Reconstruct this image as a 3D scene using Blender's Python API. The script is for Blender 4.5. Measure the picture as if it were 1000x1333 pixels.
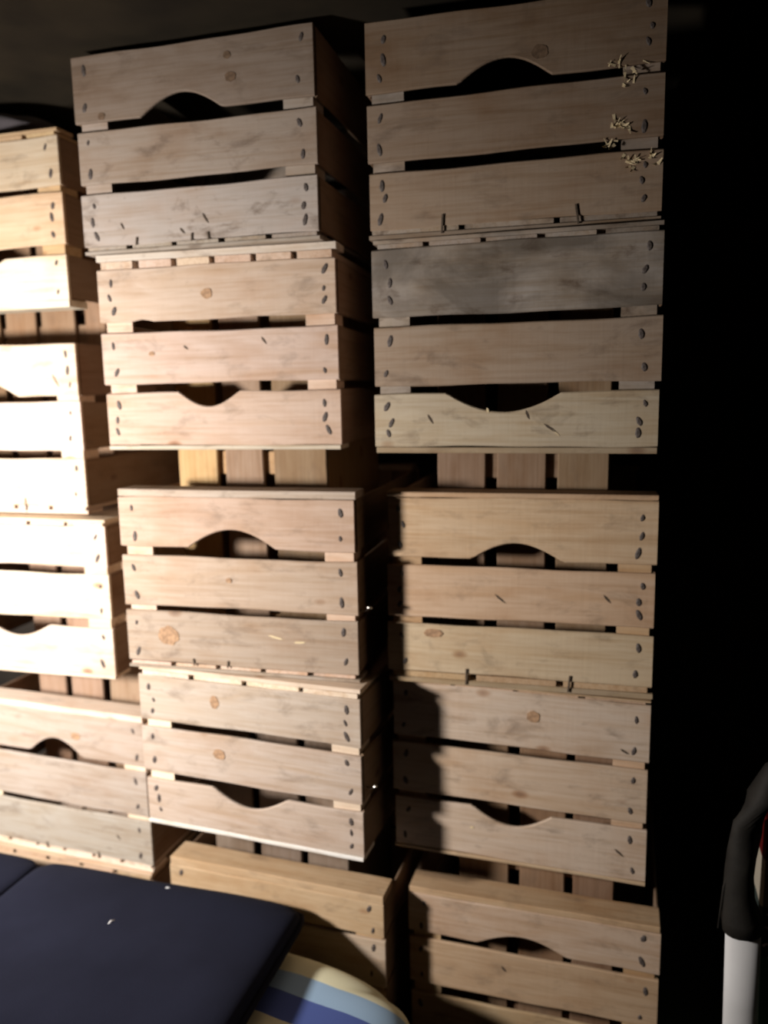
import bpy, bmesh, math, random
from mathutils import Vector, Matrix, Euler

for o in list(bpy.data.objects):
    bpy.data.objects.remove(o)
scene = bpy.context.scene
COL = scene.collection
R = math.radians

# ------------------------------------------------------------------ camera
cd = bpy.data.cameras.new('camera')
cam = bpy.data.objects.new('camera', cd)
COL.objects.link(cam)
cam.location = (0.3999, -1.1467, 1.55)
cam.rotation_euler = (R(81.26), R(1.057), R(16.61))
cd.sensor_fit = 'VERTICAL'
cd.sensor_height = 36.0
cd.lens = 1022.84 * 36.0 / 1333.0
cd.clip_start = 0.02
cd.dof.use_dof = True
cd.dof.focus_distance = 0.92
cd.dof.aperture_fstop = cd.lens / 11.0     # an 11 mm wide opening, focused a little short: the soft picture
scene.camera = cam

# ------------------------------------------------------------------ world, lamp, exposure
wd = bpy.data.worlds.new('world')
scene.world = wd
wd.use_nodes = True
wd.node_tree.nodes['Background'].inputs['Color'].default_value = (0.9, 0.75, 0.6, 1)
wd.node_tree.nodes['Background'].inputs['Strength'].default_value = 0.004

ld = bpy.data.lights.new('work_lamp_light', 'SPOT')
ld.energy = 140
ld.color = (1.0, 0.92, 0.845)
ld.spot_size = R(125)
ld.spot_blend = 1.0
ld.shadow_soft_size = 0.07
lamp = bpy.data.objects.new('work_lamp_light', ld)
COL.objects.link(lamp)
lamp.location = (-.97, -.90, 1.40)
LAMP_AIM = Vector((-0.66, 0.0, 1.20))
lamp.rotation_euler = (LAMP_AIM - lamp.location).to_track_quat('-Z', 'Y').to_euler()

scene.view_settings.view_transform = 'Standard'
scene.view_settings.look = 'None'
scene.view_settings.gamma = 1.0
scene.view_settings.use_curve_mapping = False
scene.view_settings.exposure = 0.0

# ------------------------------------------------------------------ materials
def new_mat(name):
    m = bpy.data.materials.new(name)
    m.use_nodes = True
    nt = m.node_tree
    return m, nt, nt.nodes['Principled BSDF']

def N(nt, kind, **kw):
    n = nt.nodes.new(kind)
    for k, v in kw.items():
        if k in n.inputs.keys():
            n.inputs[k].default_value = v
        else:
            setattr(n, k, v)
    return n

def math_node(nt, op, a, b=None):
    n = nt.nodes.new('ShaderNodeMath'); n.operation = op
    for i, s in enumerate((a, b)):
        if s is None: continue
        if isinstance(s, (int, float)): n.inputs[i].default_value = s
        else: nt.links.new(s, n.inputs[i])
    return n.outputs[0]

def ramp(nt, fac, stops):
    n = nt.nodes.new('ShaderNodeValToRGB')
    els = n.color_ramp.elements
    while len(els) < len(stops): els.new(0.5)
    for e, (p, c) in zip(els, stops):
        e.position = p
        e.color = c if len(c) == 4 else (*c, 1)
    nt.links.new(fac, n.inputs['Fac'])
    return n.outputs['Color']

def mix(nt, fac, a, b, mode='MIX'):
    n = nt.nodes.new('ShaderNodeMix'); n.data_type = 'RGBA'; n.blend_type = mode
    for s, idx in ((fac, 0), (a, 6), (b, 7)):
        if isinstance(s, (int, float)): n.inputs[idx].default_value = s
        elif isinstance(s, tuple): n.inputs[idx].default_value = (*s, 1)
        else: nt.links.new(s, n.inputs[idx])
    return n.outputs[2]

def wood_material():
    """Sawn softwood: grain along local X; object colour = tint, object alpha = weathering."""
    m, nt, bs = new_mat('crate_wood')
    L = nt.links
    tc = N(nt, 'ShaderNodeTexCoord'); oi = N(nt, 'ShaderNodeObjectInfo')
    off = N(nt, 'ShaderNodeCombineXYZ')
    L.new(math_node(nt, 'MULTIPLY', oi.outputs['Random'], 37.0), off.inputs[0])
    L.new(math_node(nt, 'MULTIPLY', oi.outputs['Random'], 91.0), off.inputs[2])
    add = N(nt, 'ShaderNodeVectorMath', operation='ADD')
    L.new(tc.outputs['Object'], add.inputs[0]); L.new(off.outputs[0], add.inputs[1])
    def noise(scale, sc, detail, rough=.55, dist=0.0):
        mp = N(nt, 'ShaderNodeMapping'); mp.inputs['Scale'].default_value = scale
        L.new(add.outputs[0], mp.inputs[0])
        n = N(nt, 'ShaderNodeTexNoise', Scale=sc, Detail=detail, Roughness=rough, Distortion=dist)
        L.new(mp.outputs[0], n.inputs['Vector'])
        return n.outputs['Fac']
    grain = noise((1.5, 40, 40), 5.0, 4, .6, .3)
    rings = noise((1.0, 9, 9), 4.0, 3, .5, .8)
    blot = noise((1, 2.0, 2.0), 7.0, 4, .6)
    stain = noise((1.2, 2.6, 2.6), 13.0, 5, .65, .4)
    sawn = noise((60, 4, 4), 2.5, 2, .5)
    tone = ramp(nt, rings, [(.30, (.86, .80, .73)), (.5, (1, 1, 1)), (.72, (.90, .83, .74))])
    fine = ramp(nt, grain, [(.30, (.80, .74, .66)), (.55, (1, 1, 1)), (.8, (1.0, .98, .95))])
    c = mix(nt, 1.0, oi.outputs['Color'], tone, 'MULTIPLY')
    c = mix(nt, .65, c, fine, 'MULTIPLY')
    c = mix(nt, .5, c, ramp(nt, blot, [(.30, (.72, .58, .46)), (.52, (1, 1, 1)), (.75, (1, .97, .92))]), 'MULTIPLY')
    # knots
    mp = N(nt, 'ShaderNodeMapping'); mp.inputs['Scale'].default_value = (7.0, 13.0, 13.0)
    L.new(add.outputs[0], mp.inputs[0])
    vo = N(nt, 'ShaderNodeTexVoronoi', Scale=1.0); vo.inputs['Randomness'].default_value = 1.0
    L.new(mp.outputs[0], vo.inputs['Vector'])
    k = ramp(nt, vo.outputs['Distance'], [(.03, (.34, .19, .10)), (.06, (.60, .42, .28)), (.11, (1, 1, 1))])
    c = mix(nt, .75, c, k, 'MULTIPLY')
    # weathering: grey skin and dark damp stains
    grey = mix(nt, 1.0, (.40, .36, .33), fine, 'MULTIPLY')
    wf = ramp(nt, blot, [(.34, (.25, .25, .25)), (.66, (1, 1, 1))])
    wfac = math_node(nt, 'MULTIPLY', oi.outputs['Alpha'], wf)
    c = mix(nt, wfac, c, grey)
    sf = ramp(nt, stain, [(.54, (0, 0, 0)), (.72, (1, 1, 1))])
    sfac = math_node(nt, 'MULTIPLY', sf, math_node(nt, 'ADD', math_node(nt, 'MULTIPLY', oi.outputs['Alpha'], .85), .30))
    c = mix(nt, sfac, c, (.15, .105, .075))
    big = noise((1, 1.5, 1.5), 6.5, 5, .6, .5)
    bf = ramp(nt, big, [(.42, (0, 0, 0)), (.60, (1, 1, 1))])
    amt = math_node(nt, 'MAXIMUM', math_node(nt, 'MULTIPLY', math_node(nt, 'SUBTRACT', oi.outputs['Alpha'], .72), 3.0), 0.0)
    c = mix(nt, math_node(nt, 'MULTIPLY', bf, amt), c, (.085, .070, .056))
    L.new(c, bs.inputs['Base Color'])
    bs.inputs['Roughness'].default_value = .78
    bs.inputs['Specular IOR Level'].default_value = .25
    h = math_node(nt, 'ADD', grain, math_node(nt, 'MULTIPLY', sawn, .5))
    bp = N(nt, 'ShaderNodeBump', Strength=.35, Distance=.0012)
    L.new(h, bp.inputs['Height']); L.new(bp.outputs[0], bs.inputs['Normal'])
    return m

def plain(name, col, rough=.7, nscale=30, var=.25, bump=.2, bdist=.002, sheen=0, metal=0):
    m, nt, bs = new_mat(name)
    tc = N(nt, 'ShaderNodeTexCoord')
    n = N(nt, 'ShaderNodeTexNoise', Scale=nscale, Detail=4.0)
    nt.links.new(tc.outputs['Object'], n.inputs['Vector'])
    lo = tuple(x * (1 - var) for x in col); hi = tuple(min(1, x * (1 + var)) for x in col)
    nt.links.new(ramp(nt, n.outputs['Fac'], [(.3, lo), (.7, hi)]), bs.inputs['Base Color'])
    bs.inputs['Roughness'].default_value = rough
    bs.inputs['Metallic'].default_value = metal
    bs.inputs['Specular IOR Level'].default_value = .3
    if sheen:
        bs.inputs['Sheen Weight'].default_value = sheen
    bp = N(nt, 'ShaderNodeBump', Strength=bump, Distance=bdist)
    nt.links.new(n.outputs['Fac'], bp.inputs['Height'])
    nt.links.new(bp.outputs[0], bs.inputs['Normal'])
    return m

def fabric(name, col, var=.2, sheen=.2):
    m, nt, bs = new_mat(name)
    tc = N(nt, 'ShaderNodeTexCoord')
    n = N(nt, 'ShaderNodeTexNoise', Scale=9.0, Detail=5.0)
    nt.links.new(tc.outputs['Object'], n.inputs['Vector'])
    w = N(nt, 'ShaderNodeTexNoise', Scale=600.0, Detail=1.0)
    nt.links.new(tc.outputs['Object'], w.inputs['Vector'])
    lo = tuple(x * (1 - var) for x in col); hi = tuple(x * (1 + var) for x in col)
    nt.links.new(ramp(nt, n.outputs['Fac'], [(.3, lo), (.7, hi)]), bs.inputs['Base Color'])
    bs.inputs['Roughness'].default_value = .95
    bs.inputs['Specular IOR Level'].default_value = .08
    bs.inputs['Sheen Weight'].default_value = sheen
    bp = N(nt, 'ShaderNodeBump', Strength=.3, Distance=.001)
    nt.links.new(w.outputs['Fac'], bp.inputs['Height'])
    nt.links.new(bp.outputs[0], bs.inputs['Normal'])
    return m

def banded(name, axis, stops, wob=.004, rough=.85):
    """Printed / woven bands across one object axis; stops in metres."""
    m, nt, bs = new_mat(name)
    tc = N(nt, 'ShaderNodeTexCoord')
    sp = N(nt, 'ShaderNodeSeparateXYZ')
    nt.links.new(tc.outputs['Object'], sp.inputs[0])
    n = N(nt, 'ShaderNodeTexNoise', Scale=14.0, Detail=3.0)
    nt.links.new(tc.outputs['Object'], n.inputs['Vector'])
    v = math_node(nt, 'ADD', sp.outputs[axis], math_node(nt, 'MULTIPLY', math_node(nt, 'SUBTRACT', n.outputs['Fac'], .5), wob * 2))
    lo, hi = stops[0][0], stops[-1][0] + .0001
    f = math_node(nt, 'DIVIDE', math_node(nt, 'SUBTRACT', v, lo), hi - lo)
    r = ramp(nt, f, [((s - lo) / (hi - lo), c) for s, c in stops])
    r.node.color_ramp.interpolation = 'CONSTANT'
    nt.links.new(r, bs.inputs['Base Color'])
    bs.inputs['Roughness'].default_value = rough
    bs.inputs['Specular IOR Level'].default_value = .2
    return m

M_WOOD = wood_material()
M_IRON = plain('rusty_iron', (.10, .082, .075), .6, 300, .4)
M_STAIN = plain('dark_wood_fibre', (.10, .075, .055), .8, 200, .3)
M_KNOT = plain('wood_knot', (.40, .25, .15), .75, 160, .35)
M_KNOT_DARK = plain('dark_wood_knot', (.17, .11, .07), .75, 160, .35)
M_STEEL = plain('bright_steel', (.75, .72, .68), .3, 200, .1, metal=1.0)
M_SPLIT = plain('torn_wood_fibre', (.80, .66, .42), .8, 200, .2)
M_NAVY = fabric('navy_cloth', (.0135, .0155, .0300), .15, .01)
M_PIPE = fabric('navy_piping', (.011, .012, .021), .15, .02)
M_STRIPE = banded('striped_cloth', 1, [(-.20, (.76, .73, .52)), (-.10, (.09, .13, .36)), (-.055, (.76, .73, .52)), (.0, (.08, .12, .36)),
                                        (.046, (.34, .50, .70)), (.084, (.80, .78, .56)), (.146, (.34, .30, .19)), (.2, (.34, .30, .19))], .003)
M_WHITE = plain('white_foam_sheet', (.88, .89, .91), .6, 12, .06, .15)
M_GREYBAG = plain('dark_grey_plastic', (.019, .017, .0145), .7, 25, .3, .5, .004)
M_CLOTH = fabric('dim_grey_cloth', (.10, .09, .10), .3)
M_PRINT = banded('printed_carton', 2, [(-.45, (.05, .16, .08)), (.0575, (.045, .06, .055)), (.135, (.50, .45, .36)), (.2075, (.11, .008, .008)), (.4, (.11, .008, .008))], .006, .5)
M_INK = plain('pale_pink_ink', (.55, .45, .48), .6, 50, .1)
M_CEIL = plain('dark_ceiling_boards', (.024, .018, .010), .9, 9, .4, .4)  # even, very dark brown base colour
M_WALL = plain('dark_cellar_plaster', (.045, .038, .032), .95, 6, .35, .6, .006)
M_FLOOR = plain('dusty_concrete', (.09, .08, .07), .95, 5, .3, .4)

# ------------------------------------------------------------------ object helpers
def link_mesh(name, me, parent=None, mat=None, loc=(0, 0, 0), rot=(0, 0, 0), color=None):
    if mat is not None and not me.materials:
        me.materials.append(mat)
    o = bpy.data.objects.new(name, me)
    COL.objects.link(o)
    if parent is not None: o.parent = parent
    o.location = loc
    o.rotation_euler = rot
    if color: o.color = color
    return o

def thing(name, label, cat, loc=(0, 0, 0), rz=0.0, group=None):
    o = bpy.data.objects.new(name, None)
    COL.objects.link(o)
    o.empty_display_size = .05
    o.location = loc
    o.rotation_euler = (0, 0, rz)
    o['label'] = label; o['category'] = cat
    if group: o['group'] = group
    return o

def box_mesh(name, sx, sy, sz, bev=0.0):
    bm = bmesh.new()
    bmesh.ops.create_cube(bm, size=1.0)
    bmesh.ops.scale(bm, vec=(sx, sy, sz), verts=bm.verts)
    if bev:
        bmesh.ops.bevel(bm, geom=list(bm.edges), offset=bev, segments=1, affect='EDGES')
    me = bpy.data.meshes.new(name); bm.to_mesh(me); bm.free()
    return me

def structure(name, lo, hi, mat):
    s = [b - a for a, b in zip(lo, hi)]
    o = link_mesh(name, box_mesh(name, *s), None, mat, [(a + b) / 2 for a, b in zip(lo, hi)])
    o['kind'] = 'structure'
    return o

def board_mesh(name, L, h, t, rng, n=10, top=None, bot=None, wav=.0008, ch=.0016, xs=None):
    """A sawn board: length along X, thickness along Y, height along Z, centred; top/bot add to its edges."""
    if xs is None:
        xs = [-L / 2 + L * i / n for i in range(n + 1)]
    ph = [rng.uniform(0, 6.28) for _ in range(6)]
    def wv(x, k): return wav * (math.sin(x * 17 + ph[k]) + .6 * math.sin(x * 43 + ph[k + 1]))
    warp = rng.uniform(-1, 1) * .0003
    vs, fs = [], []
    for x in xs:
        tp = h / 2 + wv(x, 0) + (top(x) if top else 0)
        bt = -h / 2 + wv(x, 2) + (bot(x) if bot else 0)
        y0 = warp * (1 - (2 * x / L) ** 2)
        a, b = y0 - t / 2, y0 + t / 2
        vs += [(x, a, bt + ch), (x, a, tp - ch), (x, a + ch, tp), (x, b - ch, tp),
               (x, b, tp - ch), (x, b, bt + ch), (x, b - ch, bt), (x, a + ch, bt)]
    m = len(xs)
    for i in range(m - 1):
        for j in range(8):
            k = (j + 1) % 8
            fs.append((i * 8 + j, i * 8 + k, (i + 1) * 8 + k, (i + 1) * 8 + j))
    fs.append(tuple(range(7, -1, -1)))
    fs.append(tuple((m - 1) * 8 + j for j in range(8)))
    me = bpy.data.meshes.new(name)
    me.from_pydata(vs, [], fs)
    bm = bmesh.new(); bm.from_mesh(me)
    bmesh.ops.recalc_face_normals(bm, faces=bm.faces)
    bm.to_mesh(me); bm.free()
    return me

def prism_mesh(name, pts, z0, z1):
    bm = bmesh.new()
    lo = [bm.verts.new((x, y, z0)) for x, y in pts]
    hi = [bm.verts.new((x, y, z1)) for x, y in pts]
    n = len(pts)
    bm.faces.new(lo[::-1]); bm.faces.new(hi)
    for i in range(n):
        bm.faces.new((lo[i], lo[(i + 1) % n], hi[(i + 1) % n], hi[i]))
    bmesh.ops.recalc_face_normals(bm, faces=bm.faces)
    me = bpy.data.meshes.new(name); bm.to_mesh(me); bm.free()
    return me

def tube_mesh(name, pts, rad, seg=10, closed=False):
    """A round bar along pts; rad a number or a list."""
    P = [Vector(p) for p in pts]; n = len(P)
    if not isinstance(rad, (list, tuple)): rad = [rad] * n
    vs, fs = [], []
    up = Vector((0, 0, 1))
    for i, p in enumerate(P):
        a = P[i - 1] if (i or closed) else p
        b = P[(i + 1) % n] if (i < n - 1 or closed) else p
        d = (b - a).normalized()
        u = d.cross(up if abs(d.z) < .95 else Vector((0, 1, 0))).normalized()
        v = d.cross(u).normalized()
        for j in range(seg):
            t = 2 * math.pi * j / seg
            vs.append(tuple(p + (u * math.cos(t) + v * math.sin(t)) * rad[i]))
    for i in range(n if closed else n - 1):
        for j in range(seg):
            k = (j + 1) % seg; q = (i + 1) % n
            fs.append((i * seg + j, i * seg + k, q * seg + k, q * seg + j))
    if not closed:
        fs.append(tuple(range(seg - 1, -1, -1)))
        fs.append(tuple((n - 1) * seg + j for j in range(seg)))
    me = bpy.data.meshes.new(name); me.from_pydata(vs, [], fs)
    for p in me.polygons: p.use_smooth = True
    return me

# ------------------------------------------------------------------ the room
FL = 0.41
structure('floor', (-2.2, -2.2, FL - .1), (1.8, .72, FL), M_FLOOR)
structure('wall_back', (-2.2, .62, FL), (1.8, .72, 2.085), M_WALL)
structure('wall_left', (-2.2, -2.2, FL), (-2.1, .62, 2.085), M_WALL)
structure('wall_right', (1.7, -2.2, FL), (1.8, .62, 2.085), M_WALL)
structure('ceiling', (-2.2, -2.2, 2.085), (1.8, .72, 2.2), M_CEIL)

# ------------------------------------------------------------------ crates
W, D = .40, .475
GROUP = 'stacked wooden fruit crates'
nail_mesh = bpy.data.meshes.new('nail')
def make_nail_mesh():
    bm = bmesh.new()
    r = bmesh.ops.create_cone(bm, cap_ends=True, segments=14, radius1=.0042, radius2=.0022, depth=.0016)
    rg = random.Random(5)
    for v in bm.verts:
        v.co.x *= rg.uniform(.92, 1.08) * .75; v.co.y *= rg.uniform(.94, 1.08) * 1.15
    bm.to_mesh(nail_mesh); bm.free()
    nail_mesh.materials.append(M_IRON)
make_nail_mesh()

def tint(base, rng, var=.07):
    k = 1 + rng.uniform(-var, var)
    return (base[0] * k, base[1] * k * (1 + rng.uniform(-.03, .03)), base[2] * k * (1 + rng.uniform(-.06, .04)), base[3])

def crate(key, x, y, z, yaw, h, inverted, rows, notch, col, label, planks=5, proud=(0, 0, 0), fronts=None, bites=(), skew=(0, 0, 0), rimc=None, basec=None):
    """rows = front heights from the top: strip, slat, gap, slat, gap, slat, strip (scaled to h)."""
    rng = random.Random(key)
    root = thing('wooden_crate', label, 'crate', (x, y, z), R(yaw), GROUP)
    k = h / sum(rows); rows = [r * k for r in rows]
    zt = [h]
    for r in rows: zt.append(zt[-1] - r)
    slats = [(zt[1], zt[2]), (zt[3], zt[4]), (zt[5], zt[6])]
    rim = rows[6] if inverted else rows[0]
    base = rows[0] if inverted else rows[6]
    T = .0065
    side = (.26, .165, .10, .2)  # darker than the fronts: shade between the stacks put into the colour
    def part(name, me, loc, rot=(0, 0, 0), c=None, mat=M_WOOD):
        return link_mesh(name, me, root, mat, loc, rot, c or tint(col, rng))
    E_ = .0003
    # front and back slats, handle hole in the one next to the open side
    cx, hw, dep, pw = notch
    cx = (cx - .5) * W; hw *= W
    def ncut(xx):
        u = abs(xx - cx) / hw
        if u >= 1: return 0.0
        if pw < .5: return dep * (.5 + .5 * math.cos(math.pi * u)) ** pw
        return dep * ((1 - u * u) * .85 + .15 * (.5 + .5 * math.cos(math.pi * u)))
    for face in (0, 1):
        for i, (a, b) in enumerate(slats):
            L = W - rng.uniform(0, .004)
            hh = a - b
            tp = bt = None
            n = 14
            notched = (i == 2 and inverted) or (i == 0 and not inverted)
            if notched:
                n = 56
                if inverted: tp = lambda xx: -ncut(xx)
                else: bt = lambda xx: ncut(xx)
            for bi, bx, bw, bd in bites:
                if face == 0 and bi == i and not notched:
                    n = 80
                    bt = (lambda bx, bw, bd: lambda xx: bd * max(0, 1 - abs(xx - bx) / bw) ** .6)(bx, bw, bd)
            me = board_mesh('slat', L, hh, T, rng, n, tp, bt)
            yy = T / 2 if face == 0 else D - T / 2
            pr = proud[i] * .5 if face == 0 else 0
            c = None
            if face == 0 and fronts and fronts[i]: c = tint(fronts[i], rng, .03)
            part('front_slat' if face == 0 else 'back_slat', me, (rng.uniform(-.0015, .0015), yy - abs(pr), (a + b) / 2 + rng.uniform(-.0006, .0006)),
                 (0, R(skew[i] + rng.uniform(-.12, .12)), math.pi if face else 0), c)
    # side slats
    for s in (-1, 1):
        for i, (a, b) in enumerate(slats):
            L = D - 2 * T - .004
            me = board_mesh('slat', L, (a - b) + rng.uniform(-.004, .002), .005, rng, 8)
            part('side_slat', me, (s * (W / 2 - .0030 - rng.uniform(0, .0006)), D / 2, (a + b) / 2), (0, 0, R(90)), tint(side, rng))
    # three cornered posts
    zlo = (rim if inverted else base) + E_
    zhi = h - (base if inverted else rim) - E_
    pwid = .046
    for sx in (-1, 1):
        for sy in (0, 1):
            x0 = sx * (W / 2 - .0070); y0 = T + .0006 if sy == 0 else D - T - .0006
            dy = pwid if sy == 0 else -pwid
            pts = [(x0, y0), (x0 - sx * pwid, y0), (x0 - sx * pwid, y0 + dy * .16), (x0 - sx * pwid * .16, y0 + dy), (x0, y0 + dy)]
            # grain runs up: build lying along X and stand it
            me = prism_mesh('post', pts, zlo, zhi)
            part('corner_post', me, (0, 0, 0))
    # rim laths over the two ends
    if rim > .004:
        zc = h - rim / 2 if not inverted else rim / 2
        for sy in (0, 1):
            me = board_mesh('lath', W - rng.uniform(0, .006), .05, rim - .0012, rng, 10, wav=.0006, ch=.0012)
            part('rim_lath', me, (0, .0245 if sy == 0 else D - .0255, zc), (R(90), 0, 0), tint(rimc, rng) if rimc else None)
    # bottom: boards running front to back over two cross laths
    tb = base * .48
    if base > .004:
        sgn = -1 if not inverted else 1
        face = 0 if not inverted else h
        zl = face - sgn * tb / 2
        for sy in (0, 1):
            me = board_mesh('lath', W - rng.uniform(0, .004), .045, tb - .0006, rng, 10, wav=.0005, ch=.0008)
            part('bottom_lath', me, (0, .023 if sy == 0 else D - .023, zl), (R(90), 0, 0), tint(basec, rng) if basec else None)
        zp = face - sgn * (base - (base - tb) / 2)
        pitch = (W - .004) / planks
        for i in range(planks):
            me = board_mesh('plank', D - .002 - rng.uniform(0, .004), pitch - rng.uniform(.007, .012), base - tb - .0008, rng, 6, wav=.0005, ch=.0007)
            part('bottom_plank', me, (-W / 2 + .002 + pitch * (i + .5), D / 2, zp), (R(90), 0, R(90)))
    # nail heads
    for i, (a, b) in enumerate(slats):
        nn = 3 if rng.random() < .35 else 2
        for s in (-1, 1):
            for j in range(nn):
                f = (.22 + .56 * j / (nn - 1)) + rng.uniform(-.05, .05)
                xx = s * (W / 2 - .022 - rng.uniform(-.004, .005)); zz = b + (a - b) * f
                o = link_mesh('nail', nail_mesh, root, None, (xx, -abs(proud[i] * .5) - .0006, zz), (R(90), 0, 0))
                sc = rng.uniform(.9, 1.45); o.scale = (sc, sc * rng.uniform(.9, 1.5), 1)
                o.rotation_euler = (R(90), rng.uniform(-.5, .5), 0)
    return root

TAN = (.64, .47, .33, .12)
PINK = (.74, .57, .46, .12)
PALE = (.86, .72, .60, .06)  # raised for the left stack: the lamp's glare is put into the colour
GOLD = (.60, .43, .26, .10)
GREY = (.46, .38, .31, .75)
DARK = (.42, .32, .23, .85)
NO = (.485, .165, .030, .8)

C = {}
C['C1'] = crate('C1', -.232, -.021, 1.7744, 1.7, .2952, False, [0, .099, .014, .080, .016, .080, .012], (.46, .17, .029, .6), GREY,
    'greyish wooden crate on top of the middle stack, just under the ceiling', fronts=[(.27, .20, .15, .3), (.37, .29, .235, .5), (.54, .48, .45, .72)], basec=(.42, .36, .32, .7))  # slats darken upwards: greyed wood, plus lamp falloff put into the colour
C['C2'] = crate('C2', -.214, -.010, 1.4614, 4.1, .3123, True, [.023, .082, .017, .080, .014, .084, .008], (.455, .13, .024, .7), PINK,
    'pale pinkish crate in the middle stack, second from the top', planks=6, bites=((0, -.10, .022, .006), (0, -.125, .018, .004)),
    fronts=[(.66, .51, .42, .15), (.66, .515, .425, .1), (.66, .51, .42, .12)], basec=(.74, .68, .62, .3), rimc=(.72, .64, .56, .3))
C['C3'] = crate('C3', -.176, -.055, 1.1032, 2.6, .2997, False, [.013, .081, .016, .083, .010, .086, .012], (.49, .185, .030, .65), PINK,
    'tan crate in the middle stack, round knot at left of its lowest slat', planks=5, fronts=[(.60, .455, .35, .1), (.54, .42, .335, .2), (.48, .385, .295, .3)], rimc=(.60, .51, .43, .3), basec=(.40, .32, .24, .6))
C['C4'] = crate('C4', -.167, -.062, .8187, -2.5, .2843, True, [.016, .078, .013, .081, .013, .075, .008], (.50, .17, .026, .75), PALE,
    'pale crate in the middle stack with a bright white lower edge', planks=4, fronts=[(.57, .49, .42, .2), (.57, .47, .395, .15), (.60, .50, .41, .1)], rimc=(.92, .90, .88, .0))  # whitened rim lath: the strong light on it is painted in
C['C5'] = crate('C5', -.146, -.034, FL + .0005, -1.6, .7429 - FL, False, [.015, .058, .004, .08, .010, .13, .02], (.50, .13, .026, .6), GOLD,
    'yellow-brown crate at the foot of the middle stack, half hidden behind the cushions', fronts=[(.60, .43, .27, .15), (.60, .48, .37, .1), None])
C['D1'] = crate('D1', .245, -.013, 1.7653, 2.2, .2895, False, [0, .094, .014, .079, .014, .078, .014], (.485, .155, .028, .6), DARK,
    'brown crate topping the right stack, pale splinters torn out at its right side', planks=3, fronts=[(.26, .175, .105, .30), (.29, .205, .135, .30), (.38, .28, .195, .25)], basec=(.25, .18, .11, .5))  # brown wood lowered towards the top: weaker lamp light painted in
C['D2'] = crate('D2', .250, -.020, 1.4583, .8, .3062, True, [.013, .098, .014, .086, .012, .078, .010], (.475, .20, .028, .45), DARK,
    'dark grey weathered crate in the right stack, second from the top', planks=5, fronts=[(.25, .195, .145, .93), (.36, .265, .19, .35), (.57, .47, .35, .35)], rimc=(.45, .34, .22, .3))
C['D3'] = crate('D3', .256, .015, 1.0919, 2.4, .3054, False, [.009, .096, .012, .084, .013, .080, .019], (.50, .17, .026, .65), GOLD,
    'golden tan crate with yellowish bottom edge, third from top of the right stack', planks=3, fronts=[(.66, .485, .33, .05), (.66, .475, .325, .06), (.68, .53, .39, .15)], basec=(.50, .37, .19, .5))
C['D4'] = crate('D4', .255, .020, .7943, -1.1, .2968, True, [.006, .092, .012, .086, .012, .086, .007], (.485, .155, .026, .75), TAN,
    'beige crate in the right stack, fourth from the top', planks=4, fronts=[(.66, .53, .42, .25), (.62, .48, .36, .2), (.66, .53, .42, .2)])
C['D5'] = crate('D5', .280, .015, FL + .0005, 0.0, .7317 - FL, False, [.012, .072, .011, .085, .018, .11, .02], (.47, .18, .022, .7), GOLD,
    'tan crate at the foot of the right stack, just right of the striped cushion', fronts=[(.64, .48, .36, .12), (.62, .44, .30, .1), None])
C['A1'] = crate('A1', -.733, .057, 1.7067, .3, .2994, True, [.013, .082, .011, .087, .016, .078, .013], (.5, .17, .028, .7), GOLD,
    'bright honey-coloured crate at the top of the left stack, cut by the frame', planks=6, fronts=[(.66, .54, .42, .3), (.76, .56, .38, .05), (.92, .80, .64, .0)], rimc=(.90, .82, .70, .05))
C['A2'] = crate('A2', -.737, .068, 1.3349, .6, .3112, False, [0, .092, .011, .087, .015, .087, .014], (.5, .17, .026, .65), PALE,
    'glaring white-lit crate in the left stack, second from the top')
C['A3'] = crate('A3', -.669, .017, 1.0384, 1.9, .2957, True, [.012, .072, .014, .081, .016, .087, .007], (.5, .17, .024, .7), PALE,
    'glaring white-lit crate in the left stack, third from the top', planks=5)
C['A4'] = crate('A4', -.608, .016, .6740, -1.9, .3050, False, [.012, .084, .011, .087, .009, .086, .014], (.5, .15, .030, .6), PALE,
    'pale crate in the left stack right behind the navy cushion', planks=6, fronts=[(.50, .415, .36, .1), (.465, .40, .36, .2), (.46, .41, .38, .3)])
C['A5'] = crate('A5', -.610, .012, FL + .0005, -1.5, .2626, True, [.014, .07, .011, .07, .011, .07, .008], (.5, .17, .024, .7), TAN,
    'lowest crate of the left stack, only its top edge showing over the navy cushion', planks=5)

# small hardware and damage that single crates show
def add_part(key, name, me, loc, rot=(0, 0, 0), mat=None, label=None, stuff=False):
    o = link_mesh(name, me, C[key], mat, loc, rot)
    if label: o['label'] = label
    if stuff: o['kind'] = 'stuff'
    return o

def fibre_tick(key, fx, z, ln=.026):  # thin dark bars for raised bumps of wood fibre
    add_part(key, 'fibre_bump', box_mesh('fibre_tick', .0032, .0014, ln, .0005), ((fx - .5) * W, -.0012, z), (0, R(random.Random(key + str(fx)).uniform(-9, 9)), 0), M_STAIN)
for key, lst in {'D1': (.27, .73), 'D3': (.31, .70), 'A2': (.66,), 'A4': (.40, .70), 'C1': (.24, .48, .55), 'C3': (.30, .45)}.items():
    for fx in lst: fibre_tick(key, fx, .016, .026 if key in ('D1', 'D3', 'A2') else .012)

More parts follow.
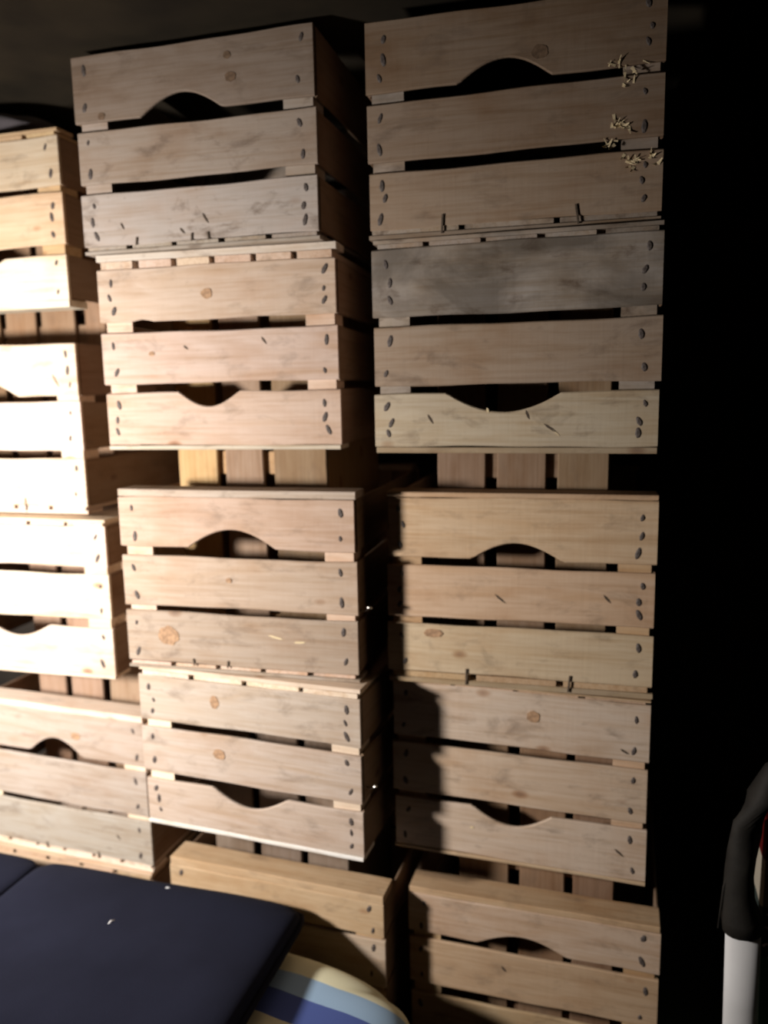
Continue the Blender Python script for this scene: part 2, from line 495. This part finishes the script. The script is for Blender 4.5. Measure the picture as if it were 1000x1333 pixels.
def splinters(key, spots):
    rg = random.Random(77)
    bm = bmesh.new()
    for cx, cz, n, sp in spots:
        for _ in range(max(2, int(n * .7))):
            x = cx + rg.gauss(0, sp); zz = cz + rg.gauss(0, sp * .7)
            a = rg.uniform(0, 6.283); ln = rg.uniform(.004, .013); w = rg.uniform(.0008, .0026)
            dx, dz = math.cos(a), math.sin(a)
            pts = []
            for t in (0, .5, 1):
                yy = -.0006 - .005 * t * t * rg.uniform(.4, 1.2)
                px, pz = x + dx * ln * t, zz + dz * ln * t
                ww = w * (1 - .75 * t)
                pts.append([bm.verts.new((px - dz * ww, yy, pz + dx * ww)), bm.verts.new((px + dz * ww, yy, pz - dx * ww)),
                            bm.verts.new((px, yy + .0014, pz))])
            for p, q in zip(pts, pts[1:]):
                for i in range(3):
                    j = (i + 1) % 3
                    bm.faces.new((p[i], p[j], q[j], q[i]))
            bm.faces.new(pts[0]); bm.faces.new(pts[-1][::-1])
    me = bpy.data.meshes.new('splinters'); bm.to_mesh(me); bm.free()
    add_part(key, 'splinters', me, (0, 0, 0), (0, 0, 0), M_SPLIT, 'pale torn splinters', True)
splinters('D1', [(.140, .197, 10, .006), (.158, .191, 7, .006), (.150, .172, 7, .004), (.143, .128, 12, .007), (.155, .122, 6, .005), (.131, .097, 5, .003), (.142, .099, 4, .003), (.158, .079, 10, .005), (.163, .071, 6, .004), (.183, .083, 7, .004), (.190, .072, 4, .003)])

def knot(key, fx, z, rx, rz):
    rg = random.Random(key + str(fx))
    pts = []
    for i in range(16):
        a = i / 16 * 2 * math.pi; k = rg.uniform(.9, 1.1)
        pts.append((math.cos(a) * rx * k, math.sin(a) * rz * k))
    add_part(key, 'knot', prism_mesh('knot', pts, 0, .0009), ((fx - .5) * W, 0, z), (R(90), 0, 0), M_KNOT_DARK if key in ('C1', 'D1') else M_KNOT)
for a in (('C3', .19, .058, .019, .016), ('C3', .47, .155, .005, .004), ('C2', .47, .245, .0095, .008), ('C2', .22, .155, .005, .0035), ('C1', .66, .268, .006, .005), ('C1', .67, .238, .009, .007),
          ('C1', .12, .205, .006, .005), ('D3', .18, .083, .015, .007), ('C4', .36, .235, .008, .011), ('C4', .37, .145, .011, .009), ('A4', .62, .250, .010, .007), ('D1', .60, .225, .011, .009), ('D4', .57, .255, .010, .009)):
    knot(*a)

def gouge(key, fx, z, ln, ang, mat=None, wd=.0016):
    pts = [(-ln / 2, 0), (-ln * .2, -wd), (ln * .25, -wd * .7), (ln / 2, wd * .3), (ln * .1, wd), (-ln * .3, wd * .8)]
    add_part(key, 'gouge', prism_mesh('gouge', pts, 0, .0008), ((fx - .5) * W, 0, z), (R(90), R(-ang), 0), mat or M_STAIN)
for a in (('C2', .70, .170, .014, -55), ('C2', .37, .163, .010, -40), ('D3', .44, .143, .022, -40), ('D3', .83, .150, .016, -50), ('D2', .21, .050, .016, -60), ('D2', .56, .055, .014, -70),
          ('D2', .64, .036, .022, -35), ('C1', .54, .042, .018, -60), ('C1', .44, .026, .012, -50), ('C1', .18, .040, .012, -65), ('D5', .40, .200, .012, -50), ('A4', .82, .060, .012, -50), ('A2', .88, .245, .030, -62),
          ('D4', .90, .050, .018, -40), ('D4', .91, .215, .015, -30), ('C3', .66, .066, .026, -12, M_SPLIT), ('C3', .76, .060, .020, 4, M_SPLIT), ('D2', .42, .062, .008, -70, M_SPLIT), ('D4', .33, .055, .007, 20, M_SPLIT), ('D2', .66, .030, .014, -45, M_SPLIT, .0008)):
    gouge(*a)

# bent nails that stick out of the sides
def bent_nail(key, p, q, r_, mat=M_STEEL):
    p, q = Vector(p), Vector(q)
    me = tube_mesh('bent_nail', [p, p.lerp(q, .6), q + Vector((0, 0, .006))], .0017, 8)
    add_part(key, 'bent_nail', me, (0, 0, 0), (0, 0, 0), mat, 'shiny bent nail sticking out')
    bm = bmesh.new(); bmesh.ops.create_uvsphere(bm, u_segments=10, v_segments=6, radius=r_)
    bmesh.ops.scale(bm, vec=(1, 1, .6), verts=bm.verts)
    me2 = bpy.data.meshes.new('nail_head'); bm.to_mesh(me2); bm.free()
    add_part(key, 'nail_head', me2, q + Vector((0, 0, .006)), (0, 0, 0), mat)
bent_nail('C3', (.196, .02, .112), (.215, .012, .113), .0045)
bent_nail('C4', (.196, .02, .118), (.216, .014, .118), .0038)

# ------------------------------------------------------------------ slatted boxes standing on end inside each open pair
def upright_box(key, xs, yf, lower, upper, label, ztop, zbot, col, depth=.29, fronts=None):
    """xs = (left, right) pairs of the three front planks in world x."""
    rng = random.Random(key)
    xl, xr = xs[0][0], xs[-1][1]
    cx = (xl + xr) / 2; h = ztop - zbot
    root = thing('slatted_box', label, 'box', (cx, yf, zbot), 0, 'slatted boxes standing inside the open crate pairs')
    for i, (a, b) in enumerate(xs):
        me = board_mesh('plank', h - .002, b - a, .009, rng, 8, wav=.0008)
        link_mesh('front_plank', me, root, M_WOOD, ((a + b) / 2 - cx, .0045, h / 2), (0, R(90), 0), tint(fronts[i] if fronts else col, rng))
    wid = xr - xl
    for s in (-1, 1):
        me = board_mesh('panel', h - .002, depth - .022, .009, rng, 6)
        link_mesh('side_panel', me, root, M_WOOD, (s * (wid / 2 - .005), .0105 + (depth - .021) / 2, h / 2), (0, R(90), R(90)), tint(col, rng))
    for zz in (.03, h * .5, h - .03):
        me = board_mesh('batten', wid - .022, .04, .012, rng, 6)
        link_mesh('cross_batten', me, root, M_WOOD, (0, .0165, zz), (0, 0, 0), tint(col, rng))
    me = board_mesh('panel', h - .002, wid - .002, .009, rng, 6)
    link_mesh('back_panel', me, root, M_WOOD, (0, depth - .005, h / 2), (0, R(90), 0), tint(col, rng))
    return root
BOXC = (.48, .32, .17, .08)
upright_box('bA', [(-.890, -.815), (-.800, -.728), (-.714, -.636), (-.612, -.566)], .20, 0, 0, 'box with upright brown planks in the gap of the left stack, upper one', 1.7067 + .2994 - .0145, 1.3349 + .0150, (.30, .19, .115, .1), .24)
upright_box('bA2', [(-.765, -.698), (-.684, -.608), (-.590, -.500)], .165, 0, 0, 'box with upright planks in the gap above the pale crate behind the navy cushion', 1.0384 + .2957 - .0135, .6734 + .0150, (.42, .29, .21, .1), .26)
upright_box('bC', [(-.339, -.264), (-.249, -.177), (-.157, -.062)], .066, 0, 0, 'box with upright planks, left one brightest, in the upper gap of the middle stack', 1.4614 + .3123 - .0250, 1.1032 + .0135, BOXC, fronts=[(.56, .38, .20, .05), (.34, .24, .16, .1), (.28, .19, .115, .1)])  # lit left plank and dimmer others are painted into the plank colours
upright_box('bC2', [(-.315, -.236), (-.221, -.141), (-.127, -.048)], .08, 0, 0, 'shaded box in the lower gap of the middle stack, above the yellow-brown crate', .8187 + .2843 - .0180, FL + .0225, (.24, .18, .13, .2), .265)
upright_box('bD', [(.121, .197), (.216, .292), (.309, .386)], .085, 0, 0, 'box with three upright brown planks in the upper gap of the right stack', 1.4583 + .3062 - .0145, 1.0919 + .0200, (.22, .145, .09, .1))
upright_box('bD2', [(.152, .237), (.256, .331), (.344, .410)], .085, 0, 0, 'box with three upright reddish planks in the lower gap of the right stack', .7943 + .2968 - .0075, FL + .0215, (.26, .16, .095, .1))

# ------------------------------------------------------------------ cushions on a low bench
def pillow_mesh(name, sx, sy, t, p_edge, p_plan, pw, nx=60, ny=44, wr=.0015, seed=1):
    rng = random.Random(seed)
    ph = [rng.uniform(0, 6.28) for _ in range(8)]
    vs, fs = [], []
    def plan(u, v):
        # square -> rounded square
        r = max(abs(u), abs(v))
        if r == 0: return 0, 0
        d = (abs(u / r) ** p_plan + abs(v / r) ** p_plan) ** (1 / p_plan)
        return u / d, v / d
    def H(u, v):
        e = max(0.0, (1 - abs(u) ** p_edge)) * max(0.0, (1 - abs(v) ** p_edge))
        return e ** pw
    for s in (1, -1):
        for i in range(nx + 1):
            for j in range(ny + 1):
                u = math.sin((-1 + 2 * i / nx) * math.pi / 2 * .92) / math.sin(math.pi / 2 * .92); v = math.sin((-1 + 2 * j / ny) * math.pi / 2 * .92) / math.sin(math.pi / 2 * .92)
                x, y = plan(u, v)
                X, Y = x * sx / 2, y * sy / 2
                hgt = H(u, v)
                wv = wr * (math.sin(X * 23 + ph[0] + 2 * math.sin(Y * 9 + ph[1])) + .7 * math.sin(Y * 31 + ph[2] + X * 11)) * hgt
                vs.append((X, Y, s * (t / 2 * hgt) + (wv if s > 0 else 0)))
    off = (nx + 1) * (ny + 1)
    for s in (0, 1):
        for i in range(nx):
            for j in range(ny):
                a = s * off + i * (ny + 1) + j
                q = (a, a + ny + 1, a + ny + 2, a + 1)
                fs.append(q if s == 0 else q[::-1])
    me = bpy.data.meshes.new(name); me.from_pydata(vs, [], fs)
    bm = bmesh.new(); bm.from_mesh(me)
    bmesh.ops.remove_doubles(bm, verts=bm.verts, dist=1e-5)
    bmesh.ops.recalc_face_normals(bm, faces=bm.faces)
    bm.to_mesh(me); bm.free()
    for p in me.polygons: p.use_smooth = True
    return me

def outline(sx, sy, p_plan, n=26):
    pts = []
    for k in range(4):
        for i in range(n):
            f = -1 + 2 * i / n
            u, v = [(f, -1), (1, f), (-f, 1), (-1, -f)][k]
            d = (abs(u) ** p_plan + abs(v) ** p_plan) ** (1 / p_plan)
            pts.append((u / d * sx / 2, v / d * sy / 2, 0))
    return pts

# bench
bx0, bx1, by0, by1, bz = -1.02, .02, -.62, -.12, .545
bench = thing('low_bench', 'low slatted wooden bench carrying the cushions in front of the crates', 'bench', ((bx0 + bx1) / 2, (by0 + by1) / 2, FL))
rngb = random.Random(4)
for i in range(5):
    me = board_mesh('slat', bx1 - bx0, .085, .02, rngb, 8)
    link_mesh('seat_slat', me, bench, M_WOOD, (0, -.2 + .1 * i, bz - FL - .0105), (R(90), 0, 0), TAN)
for sx in (-1, 1):
    link_mesh('cross_rail', box_mesh('rail', .04, .46, .03, .002), bench, M_WOOD, (sx * .42, 0, bz - FL - .0365), (0, 0, 0), TAN)
    for sy in (-1, 1):
        link_mesh('leg', box_mesh('leg', .045, .045, bz - FL - .053, .003), bench, M_WOOD, (sx * .42, sy * .19, (bz - FL - .053) / 2 + .0005), (0, 0, 0), TAN)

# striped cushion: lies on the bench, its rounded end reaching out to the right
st = thing('striped_cushion', 'cream and blue striped cushion under the right edge of the navy one', 'cushion', (-.163, -.226, bz), R(-6))
me = pillow_mesh('striped_cover', .60, .30, .124, 7, 4.0, .40, seed=3)
link_mesh('cushion_cover', me, st, M_STRIPE, (0, 0, .0625), (0, 0, 0))

# navy cushion of two padded sections, on top of the striped one
NZ = .700
nv = thing('navy_cushion', 'dark navy padded seat cushion lying in front of the pale crates at lower left', 'cushion', (-.335, -.302, NZ - .027))
me = pillow_mesh('navy_section', .515, .49, .050, 10, 24, .30, seed=5)
link_mesh('padded_section', me, nv, M_NAVY, (0, 0, .027), (0, 0, 0))
me = pillow_mesh('navy_section', .50, .49, .050, 10, 24, .30, seed=6)
link_mesh('padded_section', me, nv, M_NAVY, (-.5085, .0, .027), (0, 0, 0))
me = tube_mesh('piping', [(x, y, .024) for x, y, z in outline(.521, .496, 24)], .0045, 8, True)
link_mesh('piping', me, nv, M_PIPE, (0, 0, 0))

def lint(x, y, z, ln, a, label):
    pts = [(-ln / 2, 0, 0), (-ln * .1, ln * .12, .0012), (ln / 2, 0, .0004)]
    o = link_mesh('lint_speck', tube_mesh('lint', pts, [.0008, .0016, .0006], 6), None, M_WHITE, (x, y, z), (0, 0, a))
    o['label'] = label; o['category'] = 'lint'; o['group'] = 'white lint on the navy cushion'
lint(-.352, -.19, .7265, .012, 1.2, 'white lint speck in the middle of the navy cushion')
lint(-.318, -.082, .7190, .011, .3, 'white lint speck at the far edge of the navy cushion')

# ------------------------------------------------------------------ right foreground: white roll and printed carton
roll = thing('rolled_sheet', 'white rolled foam sheet standing at the lower right, dark grey wrap on top', 'roll', (.583, -.05, FL))
bm = bmesh.new()
# spiral cross-section so it reads as a roll
pts = []
for i in range(64):
    t = i / 63 * 2 * math.pi * 2.6
    r_ = .027 - .0015 * t
    pts.append((math.cos(t + 3.6) * r_, math.sin(t + 3.6) * r_ * .62))
hts = [0.0005, .14, .27, .402]
rings = []
for hz in hts:
    sh = .008 - .008 * (hz / .402)
    rings.append(([bm.verts.new((x + sh, y, hz)) for x, y in pts], [bm.verts.new((x * (1 - .0022 / math.hypot(x, y)) + sh, y * (1 - .0022 / math.hypot(x, y)), hz)) for x, y in pts]))
for (a0, a1), (b0, b1) in zip(rings, rings[1:]):
    for i in range(len(pts) - 1):
        bm.faces.new((a0[i], a0[i + 1], b0[i + 1], b0[i])); bm.faces.new((a1[i + 1], a1[i], b1[i], b1[i + 1]))
a0, a1 = rings[-1]
c0, c1 = rings[0]
for i in range(len(pts) - 1):
    bm.faces.new((a0[i], a0[i + 1], a1[i + 1], a1[i])); bm.faces.new((c0[i + 1], c0[i], c1[i], c1[i + 1]))
bmesh.ops.recalc_face_normals(bm, faces=bm.faces)
me = bpy.data.meshes.new('sheet'); bm.to_mesh(me); bm.free()
for p in me.polygons: p.use_smooth = abs(p.normal.z) < .5
link_mesh('sheet', me, roll, M_WHITE)
link_mesh('wrap', tube_mesh('wrap', [(.0, 0, .388), (-.003, 0, .405), (-.008, 0, .435), (-.009, 0, .47), (-.007, 0, .50), (-.001, .002, .54), (.013, .004, .585), (.030, .004, .625), (.045, .004, .65)],
                            [.0275, .0265, .021, .019, .019, .019, .018, .015, .006], 20), roll, M_GREYBAG)
link_mesh('wrap_flap', tube_mesh('flap', [(-.033, -.004, .385), (-.028, -.006, .45), (-.014, -.006, .51), (.004, -.004, .565), (.03, 0, .61)], [.001, .0022, .003, .003, .001], 8), roll, M_GREYBAG)

carton = thing('printed_carton', 'carton with green, cream and dark red print at the right frame edge', 'carton', (.709, .04, FL))
link_mesh('box', box_mesh('carton', .20, .12, .535, .003), carton, M_PRINT, (0, 0, .268))
for i, (zz, xx) in enumerate(((.345, -.094), (.370, -.092), (.39, -.090), (.328, -.086))):
    pts = [(xx + .010 * t, -.0605, zz + .007 * math.sin(t * 2.4 + i) - .004 * t) for t in [k * .5 for k in range(9)]]
    link_mesh('pen_stroke', tube_mesh('stroke', pts, .0018, 6), carton, M_INK)

# crumpled cloth on the left stack
cl = link_mesh('crumpled_cloth', pillow_mesh('cloth', .34, .30, .062, 4, 4, .6, 40, 32, .006, 9), None, M_CLOTH, (-.80, .20, 2.0381), (0, 0, .2))
cl['label'] = 'dim grey crumpled cloth lying on the top left crate'; cl['category'] = 'cloth'
